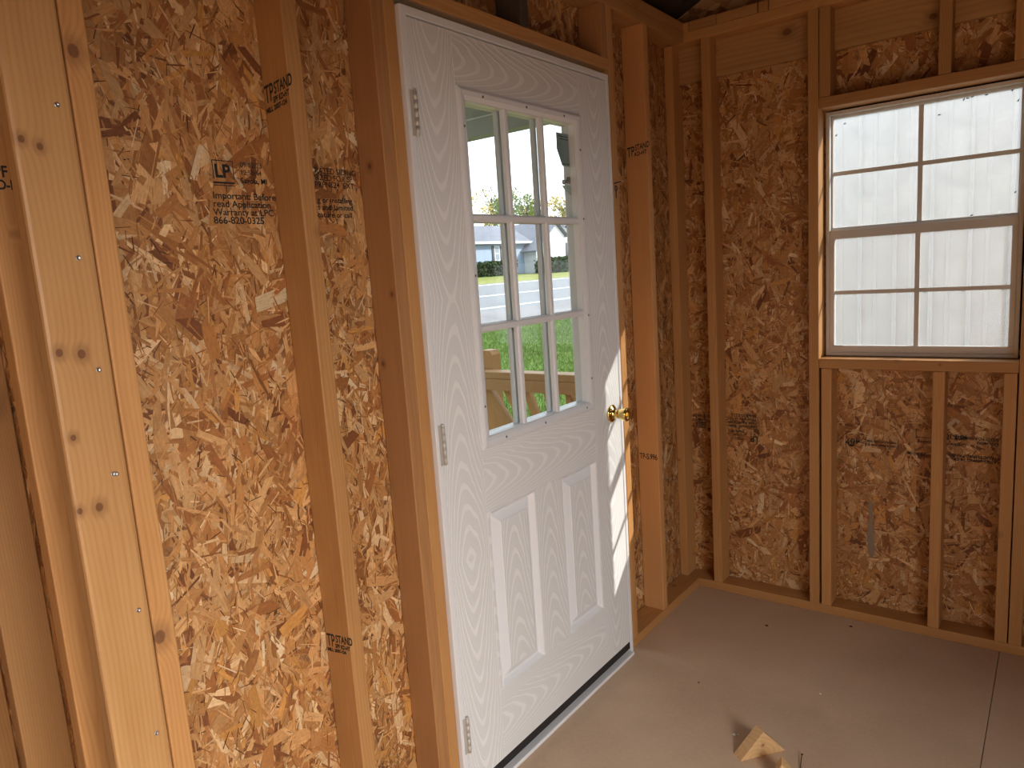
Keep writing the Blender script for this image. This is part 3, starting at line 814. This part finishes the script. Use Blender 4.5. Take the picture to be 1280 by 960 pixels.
# notices stuck on the outside of the glass
def stuck(nm, pts, mat, x=-0.0138, t=0.0004):
    return prism(nm, pts, 'X', x - t, x, mat, door)
nt = stuck('paper_notice', [(-0.950, 1.872), (-0.852, 1.872), (-0.849, 1.772), (-0.925, 1.772), (-0.951, 1.822)], M['teal'])
for k, (a, b, z) in enumerate(((-0.940, -0.865, 1.862), (-0.932, -0.876, 1.854), (-0.922, -0.862, 1.779))):
    boxes('printed_line', [(-0.0138, -0.0136, a, b, z - 0.0012, z + 0.0012)], M['ink'], nt, (-0.0137, a, z))
lathe('printed_seal', [(0.0, 0.0125), (0.0002, 0.0125), (0.0002, 0.011), (0.0, 0.011)], M['paper'], nt, (-0.0137, -0.866, 1.817), 'X', 18, False)
t2 = stuck('torn_sticker', [(-0.932, 1.722), (-0.926, 1.731), (-0.905, 1.729), (-0.900, 1.740), (-0.876, 1.741), (-0.872, 1.731), (-0.850, 1.731), (-0.850, 1.720), (-0.88, 1.718), (-0.905, 1.720), (-0.926, 1.714)], plain('faded_sticker', (0.30, 0.26, 0.22), 0.7))
stuck('sticker_residue', [(-0.934, 1.712), (-0.92, 1.70), (-0.900, 1.69), (-0.875, 1.68), (-0.850, 1.675), (-0.850, 1.71), (-0.89, 1.714)], M['paper'])

# hook latch hanging on the stud beside the door
hk = props(empty('hook_latch', (0.001, -0.612, 1.735)), 'dark wire hook and eye hanging on the stud beside the door', 'latch')
tube('hook_arm', [(0.002, -0.626, 1.731), (0.006, -0.612, 1.735), (0.010, -0.596, 1.739), (0.012, -0.589, 1.741)], 0.0017, M['darkm'], hk)
tube('hook_eye', [(0.003 + 0.0005, -0.6165 + 0.008 * math.cos(t), 1.716 + 0.009 * math.sin(t)) for t in np.linspace(0, 2 * math.pi, 13)], 0.0016, M['darkm'], hk)
tube('hook_tail', [(0.0035, -0.6165, 1.708), (0.0035, -0.617, 1.697), (0.0040, -0.6165, 1.683)], 0.0016, M['darkm'], hk)
lathe('hook_tip', [(0.0, 0.0015), (0.002, 0.0036), (0.005, 0.0036), (0.007, 0.0015)], M['steel'], hk, (0.0085, -0.589, 1.741), 'X', 12)

# ------------------------------------------------------------------ window
win = props(empty('window_1', (0.83, 0.05, WZ0)), 'white single-hung window with a dusty eight-light grid', 'window', kind='structure')
FX0, FX1, FZ0, FZ1 = 0.5205, 1.1405, 1.0470, 1.9615
def fr(nm, x0, x1, y0, y1, z0, z1, bev=0.0015, mat=None): return box(nm, x0, x1, y0, y1, z0, z1, mat or M['alu'], win, bev)
YA, YB = 0.076, 0.128
fr('window_frame', FX0, FX0 + 0.013, YA, YB, FZ0, FZ1); fr('window_frame', FX1 - 0.013, FX1, YA, YB, FZ0, FZ1)
fr('window_frame', FX0 + 0.013, FX1 - 0.013, YA, YB, FZ0, FZ0 + 0.013); fr('window_frame', FX0 + 0.013, FX1 - 0.013, YA, YB, FZ1 - 0.013, FZ1)
ux0, ux1, uz0, uz1 = FX0 + 0.0133, FX1 - 0.0133, 1.525, FZ1 - 0.0133
lx0, lx1, lz0, lz1 = FX0 + 0.0133, FX1 - 0.0133, FZ0 + 0.0133, 1.527
def sash(nm, x0, x1, z0, z1, y0, y1, side, top, bot, gmat):
    rail = fr(nm, x0, x1, y0, y1, z0, z0 + bot)
    box(nm + '_rail', x0, x1, y0, y1, z1 - top, z1, M['alu'], win, 0.0015)
    box(nm + '_stile', x0, x0 + side, y0, y1, z0 + bot, z1 - top, M['alu'], win, 0.0015)
    box(nm + '_stile', x1 - side, x1, y0, y1, z0 + bot, z1 - top, M['alu'], win, 0.0015)
    gx0, gx1, gz0, gz1 = x0 + side, x1 - side, z0 + bot, z1 - top
    mx, mz = (gx0 + gx1) / 2, (gz0 + gz1) / 2
    ym = (y0 + y1) / 2
    box('window_muntin', mx - 0.008, mx + 0.008, ym - 0.004, ym + 0.004, gz0, gz1, M['alu'], win, 0.001)
    box('window_muntin', gx0, mx - 0.008, ym - 0.004, ym + 0.004, mz - 0.0075, mz + 0.0075, M['alu'], win, 0.001)
    box('window_muntin', mx + 0.008, gx1, ym - 0.004, ym + 0.004, mz - 0.0075, mz + 0.0075, M['alu'], win, 0.001)
    for a, b in ((gx0, mx), (mx, gx1)):
        for c, d in ((gz0, mz), (mz, gz1)):
            boxes('glass_pane', [(a, b, ym + 0.005, ym + 0.007, c, d)], gmat, win, ((a + b) / 2, ym + 0.006, (c + d) / 2))
sash('upper_sash', ux0, ux1, uz0, uz1, 0.102, 0.124, 0.006, 0.010, 0.012, M['glassW'])
sash('lower_sash', lx0, lx1, lz0, lz1, 0.078, 0.1005, 0.017, 0.033, 0.026, M['glassL'])
for xx in (0.565, 1.09):
    box('sash_latch', xx - 0.022, xx + 0.022, 0.0735, 0.080, 1.0825, 1.0875, M['steel'], win, 0.001)
boxes('nail_fin', [(WX0 - 0.014, FX0, 0.104, 0.112, WZ0 - 0.014, WZ1 + 0.014), (FX1, WX1 + 0.014, 0.104, 0.112, WZ0 - 0.014, WZ1 + 0.014), (FX0, FX1, 0.104, 0.112, FZ1, WZ1 + 0.014), (FX0, FX1, 0.104, 0.112, WZ0 - 0.014, FZ0)], M['foam'], win, (0.8, 0.108, 1.05))
# dead flies on the glass
fly_me = None
for i, (x, z) in enumerate(((0.578, 1.918), (0.548, 1.880), (0.868, 1.944), (0.935, 1.942), (0.968, 1.934), (0.982, 1.9365), (0.957, 1.932), (1.022, 1.935), (1.094, 1.936), (0.885, 1.895), (1.111, 1.90), (1.1125, 1.605), (0.99, 1.541))):
    if fly_me is None:
        f0 = lathe('dead_fly', [(-0.0045, 0.0005), (-0.0026, 0.0019), (0.0006, 0.0022), (0.0024, 0.0014), (0.0036, 0.0018), (0.0048, 0.0006)], M['fly'], None, (x, 0.1160, z), 'X', 10)
        fly_me = f0.data
        o = f0
    else:
        o = bpy.data.objects.new('dead_fly', fly_me); C.objects.link(o); o.location = (x, 0.1160, z)
    o.rotation_euler = (0, random.uniform(-1.2, 1.2), 0)
    lab = {0: 'dead fly in the upper left window pane', 1: 'dead fly at the left edge of the upper window sash', 9: 'lone dead fly hanging below the row on the upper window glass',
           10: 'dead fly near the top of the right-hand upper sash stile', 11: 'dead fly low on the right-hand upper sash stile', 12: 'dead fly lying just above the meeting rail of the window'}.get(i, 'tiny dark dead fly in the row under the top of the window sash')
    props(o, lab, 'insect', 'dead flies on the window glass')

# ------------------------------------------------------------------ offcuts and litter on the floor
def offcut(nm, p0, p1, hgt, depth, label, t=0.5):
    p0, p1 = Vector((*p0, 0.0)), Vector((*p1, 0.0))
    d = (p1 - p0); L = d.length; d.normalize()
    nrm = Vector((-d.y, d.x, 0))
    o = (p0 + p1) / 2
    ap = p0.lerp(p1, t) + Vector((0, 0, hgt))
    bm = bmesh.new()
    a = [bm.verts.new(v - o) for v in (p0, p1, ap)]
    b = [bm.verts.new(v + nrm * depth - o) for v in (p0, p1, ap)]
    bm.faces.new(a); bm.faces.new(b[::-1])
    for i in range(3): bm.faces.new((a[i], b[i], b[(i + 1) % 3], a[(i + 1) % 3]))
    bmesh.ops.recalc_face_normals(bm, faces=bm.faces)
    bmesh.ops.bevel(bm, geom=list(bm.edges), offset=0.0008, segments=1, affect='EDGES')
    o_ = link(nm, finish(bm, nm), wood(nm + '_pine', 'X', (0.66, 0.43, 0.21), (0.48, 0.27, 0.11), auto=False, ring=0.012, knots=((0.0, 0.0, 0.035, 0.004),)), None, o)
    return props(o_, label, 'wood block')
offcut('wood_offcut', (0.562, -1.037), (0.655, -0.920), 0.077, 0.038, 'triangular pine offcut standing on the floor in front of the door', 0.52)
offcut('wood_offcut', (0.664, -1.085), (0.745, -1.058), 0.068, 0.038, 'smaller broken pine offcut lying beside a bent nail', 0.35)
nail = props(empty('bent_nail', (0.718, -0.985, 0)), 'thin bent nail sticking up beside the smaller wood offcut', 'nail')
tube('nail_shank', [(0.722, -1.000, 0.0013), (0.712, -0.968, 0.0035), (0.706, -0.938, 0.007), (0.704, -0.925, 0.009)], 0.0013, M['darkm'], nail)
lathe('nail_head', [(0.0, 0.0034), (0.0012, 0.0034)], M['darkm'], nail, (0.704, -0.925, 0.0085), 'Z', 10)
def chip(x, y, s, mat, label, grp):
    bm = bmesh.new()
    bmesh.ops.create_icosphere(bm, subdivisions=1, radius=s)
    for v in bm.verts:
        v.co = Vector((v.co.x * random.uniform(.7, 1.6), v.co.y * random.uniform(.6, 1.1), max(v.co.z * 0.5 + s * 0.35, 0)))
    props(link('floor_chip', finish(bm, 'floor_chip'), mat, None, (x, y, 0)), label, 'debris', grp)
chip(0.667, -0.579, 0.0045, M['chipw'], 'small white crumb on the open floor', 'white crumbs on the floor')
chip(0.371, -0.214, 0.006, M['chipd'], 'dark bark chip on the bare floor towards the room corner', 'bark chips on the floor')
chip(0.648, -0.063, 0.006, M['chipd'], 'dark bark chip on the floor right below the window wall plate', 'bark chips on the floor')
chip(0.503, -0.930, 0.006, M['chipw'], 'larger pale sawdust crumb on the floor next to the triangular offcut', 'sawdust crumbs')
chip(0.514, -0.922, 0.004, M['chipw'], 'smaller pale sawdust crumb on the floor next to the triangular offcut', 'sawdust crumbs')
chip(0.30, -0.72, 0.004, M['chipd'], 'tiny dark speck on the floor in front of the door sill', 'dark specks')

# ------------------------------------------------------------------ outside: porch
porch = props(empty('porch', (-0.85, -1.1, 0)), 'grey porch roof beam and board deck outside the door', 'porch')
for k in range(11):
    x1 = -0.125 - k * 0.1425
    box('deck_board', x1 - 0.138, x1, -2.34, 0.105, -0.045, -0.010, M['railz'] if k % 2 else M['woodY'], porch, 0.002, 1)
boxes('deck_skirt', [(-1.69, -0.13, 0.075, 0.11, -0.55, -0.046), (-1.69, -1.655, -2.34, 0.075, -0.55, -0.046)], M['porch_grey'], porch, (-1.2, 0, -0.3))
box('porch_beam', -1.80, -0.105, 0.05, 0.14, 2.145, 2.228, M['porch_grey'], porch, 0.003)
box('beam_trim', -1.80, -0.105, 0.045, 0.145, 2.2285, 2.236, M['porch_light'], porch, 0.001)
box('gable_board', -1.80, -0.105, 0.055, 0.10, 2.2365, 2.44, M['porch_grey'], porch, 0.003)
box('porch_ceiling_board', -1.90, -0.105, -2.34, 0.05, 2.405, 2.425, M['porch_grey'], porch, 0.002)
box('porch_post', -1.775, -1.685, 0.02, 0.11, -0.60, 2.144, M['porch_grey'], porch, 0.004)
rail = props(empty('porch_railing', (-0.7, 0.06, 0)), 'pine porch railing with a fan of slanted balusters', 'railing')
box('top_rail', -1.684, -0.11, 0.025, 0.114, 0.900, 0.938, M['railw'], rail, 0.004)
box('side_rail', -1.684, -0.11, 0.025, 0.063, 0.838, 0.8995, M['railw'], rail, 0.003)
box('bottom_rail', -1.684, -0.11, 0.025, 0.063, 0.10, 0.138, M['railw'], rail, 0.003)
prism('rail_post', [(-1.295, 0.0), (-1.206, 0.0), (-1.206, 1.015), (-1.221, 1.04), (-1.280, 1.04), (-1.295, 1.015)], 'Y', 0.1145, 0.19, M['railz'], rail, 0.002)
for (a, b) in (((-1.235, 0.865), (-0.72, 0.14)), ((-1.098, 0.86), (-0.70, 0.14)), ((-0.967, 0.86), (-0.68, 0.14)), ((-0.830, 0.86), (-0.665, 0.14)), ((-0.693, 0.86), (-0.65, 0.14)), ((-0.55, 0.86), (-0.63, 0.14)), ((-0.41, 0.86), (-0.61, 0.14)), ((-0.27, 0.86), (-0.59, 0.14))):
    bar('baluster', (a[0], 0.083, a[1]), (b[0], 0.083, b[1]), 0.036, 0.036, (0, 1, 0), M['railz'], rail)

# ------------------------------------------------------------------ outside: ground, road, house, trees
GX = lambda x: -0.37 - 0.05 * min(x, 3.0)
def strip(nm, x0, x1, mat, dz=0.0, y0=-60, y1=150, kind='structure'):
    bm = bmesh.new()
    z = 0.02
    v = [bm.verts.new(p_) for p_ in ((x0, y0, GX(x0) + dz), (x1, y0, GX(x1) + dz), (x1, y1, GX(x1) + dz), (x0, y1, GX(x0) + dz),
                                     (x0, y0, GX(x0) + dz - 0.3), (x1, y0, GX(x1) + dz - 0.3), (x1, y1, GX(x1) + dz - 0.3), (x0, y1, GX(x0) + dz - 0.3))]
    for f in ((0, 1, 2, 3), (7, 6, 5, 4), (0, 4, 5, 1), (1, 5, 6, 2), (2, 6, 7, 3), (3, 7, 4, 0)): bm.faces.new([v[i] for i in f])
    o = link(nm, finish(bm, nm), mat, None, (0, 0, 0))
    return props(o, kind=kind)
strip('ground_lawn', -10.45, 3.0, M['grass'])
strip('ground_yard', 3.0, 60.0, M['gravel'])
strip('ground_shoulder', -13.0, -10.45, M['gravel'], 0.0)
rd = strip('ground_road', -25.0, -13.0, M['road'], 0.0)
for x0, x1 in ((-13.95, -13.75), (-18.1, -17.9), (-24.2, -24.0)):
    o = strip('road_line', x0, x1, M['linep'], 0.012)
    o.parent = rd
    del o['kind']
strip('ground_verge', -31.5, -25.0, M['verge'])
strip('ground_far_lawn', -140.0, -31.5, M['grass'])
# grass blades on the lawn near the porch
def blades(nm, x0, x1, y0, y1, n, h):
    g = np.random.default_rng(5)
    xs = g.uniform(x0, x1, n); ys = g.uniform(y0, y1, n)
    an = g.uniform(0, math.pi, n); hh = g.uniform(0.5, 1.0, n) * h
    lean = g.normal(0, 0.45, (n, 2)) * hh[:, None]
    w = 0.006
    V = np.zeros((n, 3, 3))
    zz = -0.37 - 0.05 * xs
    V[:, 0] = np.stack([xs - w * np.cos(an), ys - w * np.sin(an), zz], 1)
    V[:, 1] = np.stack([xs + w * np.cos(an), ys + w * np.sin(an), zz], 1)
    V[:, 2] = np.stack([xs + lean[:, 0], ys + lean[:, 1], zz + hh], 1)
    me = bpy.data.meshes.new(nm)
    me.from_pydata(V.reshape(-1, 3).tolist(), [], np.arange(3 * n).reshape(-1, 3).tolist())
    return props(link(nm, me, M['grass']), 'short green lawn grass beyond the porch railing', 'grass', None, 'stuff')
blades('grass_blades', -10.4, -0.75, 0.4, 17.0, 130000, 0.075)

hs = props(empty('house', (-33, 44, 1.3)), 'pale blue and white house with grey roof beyond the road', 'house')
HX = -33.0
def hp(nm, mat, x0, x1, y0, y1, z0, z1, par=None): return box(nm, x0, x1, y0, y1, z0, z1, mat, par or hs, 0.0)
hp('house_wall', M['blue'], HX - 7, HX, 30.0, 47.9, 1.0, 3.70)
prism('house_roof', [(HX + 0.45, 3.62), (HX - 3.5, 5.15), (HX - 7.45, 3.62), (HX - 7.45, 3.74), (HX - 3.5, 5.30), (HX + 0.45, 3.76)], 'Y', 29.6, 48.2, M['shingle'], hs)
hp('eave_fascia', M['housew'], HX + 0.455, HX + 0.50, 29.6, 48.2, 3.60, 3.78)
for y0, y1, z0, z1 in ((40.12, 40.78, 2.35, 3.48), (35.2, 36.1, 2.35, 3.48)):
    w_ = hp('house_window', M['housew'], HX, HX + 0.05, y0, y1, z0, z1)
    for c, d in ((z0 + .1, (z0 + z1) / 2 - .04), ((z0 + z1) / 2 + .04, z1 - .1)): hp('window_pane', M['pane'], HX + 0.05, HX + 0.06, y0 + .1, y1 - .1, c, d, w_)
    for q in (y0 - 0.26, y1 + 0.06): hp('shutter', M['shutter'], HX, HX + 0.06, q, q + 0.2, z0, z1)
# front-facing white gable wing and the second gable
prism('gable_wall', [(43.9, 1.0), (48.0, 1.0), (48.0, 4.15), (46.75, 5.05), (43.9, 3.0)], 'X', HX - 3, HX + 1.2, M['housew'], hs)
prism('gable_roof', [(43.5, 2.86), (46.75, 5.18), (48.4, 4.0), (48.4, 4.14), (46.75, 5.34), (43.4, 2.98)], 'X', HX - 3.2, HX + 1.5, M['shingle'], hs)
hp('house_wall', M['blue'], HX - 7, HX + 0.2, 48.0, 49.0, 1.0, 4.3)
prism('gable_wall', [(48.95, 1.0), (56.0, 1.0), (56.0, 2.4), (51.0, 4.30), (49.35, 4.95), (48.95, 4.7)], 'X', HX - 5, HX + 0.4, M['housew'], hs)
prism('gable_roof', [(48.6, 4.85), (49.35, 5.08), (56.4, 2.25), (56.4, 2.42), (49.35, 5.24), (48.6, 5.0)], 'X', HX - 5.2, HX + 0.8, M['shingle'], hs)
w_ = hp('house_window', M['housew'], HX + 0.4, HX + 0.46, 49.65, 50.60, 2.5, 3.6)
hp('window_pane', M['pane'], HX + 0.46, HX + 0.47, 49.75, 50.08, 2.6, 3.5, w_); hp('window_pane', M['pane'], HX + 0.46, HX + 0.47, 50.16, 50.5, 2.6, 3.5, w_)
for q in (49.40, 50.66): hp('shutter', M['shutter'], HX + 0.4, HX + 0.46, q, q + 0.2, 2.5, 3.6)
def hedge(nm, y0, y1, z1, x, label, mat):
    g = np.random.default_rng(int(y0 * 10))
    n = 1600
    P = np.stack([g.uniform(x - 0.8, x + 0.0, n), g.uniform(y0, y1, n), g.uniform(GX(x), z1, n)], 1)
    me = leafmesh(nm, P, 0.14, g)
    core = hs
    o = props(link(nm, me, mat), label, 'hedge', 'hedges in front of the house')
    return o
def leafmesh(nm, P, s, g):
    n = len(P)
    a = g.normal(size=(n, 3)); a /= np.linalg.norm(a, axis=1)[:, None]
    b = np.cross(a, g.normal(size=(n, 3))); b /= np.linalg.norm(b, axis=1)[:, None]
    k = g.uniform(0.6, 1.3, n)[:, None] * s
    V = np.stack([P - a * k, P + b * k * 0.6, P + a * k, P - b * k * 0.6], 1)
    me = bpy.data.meshes.new(nm)
    me.from_pydata(V.reshape(-1, 3).tolist(), [], np.arange(4 * n).reshape(-1, 4).tolist())
    return me
hedge('hedge', 37.2, 41.6, 2.30, -31.9, 'clipped dark hedge under the blue house wall', M['hedge'])
hedge('hedge', 43.0, 46.7, 2.36, -30.6, 'clipped dark hedge in front of the white gable', M['hedge'])
hedge('hedge', 48.1, 49.8, 2.42, -31.4, 'short dark hedge beside the second gable window', M['hedge'])
def tree(y, x, h, r, mat, label, n, seed):
    g = np.random.default_rng(seed)
    t = props(empty('tree', (x, y, GX(x))), label, 'tree', 'autumn trees behind the house')
    z0 = GX(x)
    tube('trunk', [(x, y, z0 - 0.1), (x + 0.1, y + 0.1, z0 + h * 0.4), (x, y - 0.1, z0 + h * 0.8)], 0.16, M['trunk'], t)
    for k in range(7):
        a = k * 0.9
        b0 = Vector((x, y, z0 + h * (0.35 + 0.06 * k)))
        tube('branch', [b0, b0 + Vector((math.cos(a) * r * .5, math.sin(a) * r * .5, h * 0.16)), b0 + Vector((math.cos(a) * r * .9, math.sin(a) * r * .9, h * 0.26))], 0.045, M['trunk'], t, 5)
    pts = []
    for k in range(16):
        c = np.array([x, y, z0 + h * g.uniform(0.42, 0.90)]) + g.normal(size=3) * np.array([r, r, h * 0.05]) * 0.55
        pts.append(c + g.normal(size=(n // 16, 3)) * np.array([r, r, r]) * 0.24)
    me = leafmesh('crown', np.concatenate(pts), 0.17, g)
    cr = link('crown', me, mat, t, (0, 0, 0))
    return t
tree(66.0, -52, 10.0, 1.7, M['leaf_g'], 'loose green tree behind the blue house wing', 1500, 1)
tree(74.3, -60, 10.8, 1.7, M['leaf_y'], 'tall thin yellow tree behind the roof ridge', 1100, 2)
tree(71.2, -52, 8.8, 1.6, M['leaf_g'], 'pale green bushy tree behind the white gable', 1500, 3)
tree(82.5, -59, 8.6, 1.9, M['leaf_y'], 'low golden tree behind the white gable peak', 1700, 4)
tree(78.5, -51, 9.0, 1.8, M['leaf_y'], 'broad golden tree behind the second gable', 1600, 5)
tree(92.0, -58, 10.2, 2.0, M['leaf_g'], 'thin greenish tree at the far end of the house', 1300, 6)
tree(67.5, -60, 9.6, 1.7, M['leaf_y'], 'yellow tree at the near end of the blue house', 1300, 7)

# neighbouring metal building behind the window
nb = props(empty('metal_building', (0.8, 2.2, -0.5)), 'white ribbed metal building close behind the window', 'building')
NY = 1.9
for k in range(-1, 9):
    x0 = 0.085 + k * 0.376
    prof = []
    for q in range(2):
        xs = x0 + q * 0.188
        prof += [(xs, 0.0), (xs + 0.060, 0.0), (xs + 0.062, -0.004), (xs + 0.078, -0.004), (xs + 0.080, 0.0), (xs + 0.165, 0.0), (xs + 0.172, -0.014), (xs + 0.184, -0.014)]
    prof += [(x0 + 0.376, 0.0)]
    bm = bmesh.new()
    lo = [bm.verts.new((x - x0, y, -1.3)) for x, y in prof]; hi = [bm.verts.new((x - x0, y, 1.95)) for x, y in prof]
    lb = [bm.verts.new((x - x0, y + 0.003, -1.3)) for x, y in prof]; hb = [bm.verts.new((x - x0, y + 0.003, 1.95)) for x, y in prof]
    for i in range(len(prof) - 1):
        bm.faces.new((lo[i], lo[i + 1], hi[i + 1], hi[i])); bm.faces.new((lb[i + 1], lb[i], hb[i], hb[i + 1])); bm.faces.new((hi[i], hi[i + 1], hb[i + 1], hb[i]))
    sp = link('siding_panel', finish(bm, 'siding_panel'), M['metal_w'], nb, (x0, NY, 0.8))
    for q in range(2):
        for z in (1.18, 2.3):
            lathe('siding_screw', [(-0.003, 0.003), (-0.0025, 0.006), (0.0, 0.0062)], M['steel'], sp, (x0 + q * 0.188 + 0.148, NY, z), 'Y', 8)
boxes('building_body', [(-0.29, 3.46, NY + 0.01, NY + 3.0, -0.8, 2.74)], M['metal_w'], nb, (0.8, 2.2, 0))
boxes('building_roof', [(-0.36, 3.55, NY - 0.05, NY + 3.1, 2.751, 2.80)], M['metal_w'], nb, (0.8, 2.2, 2.5))
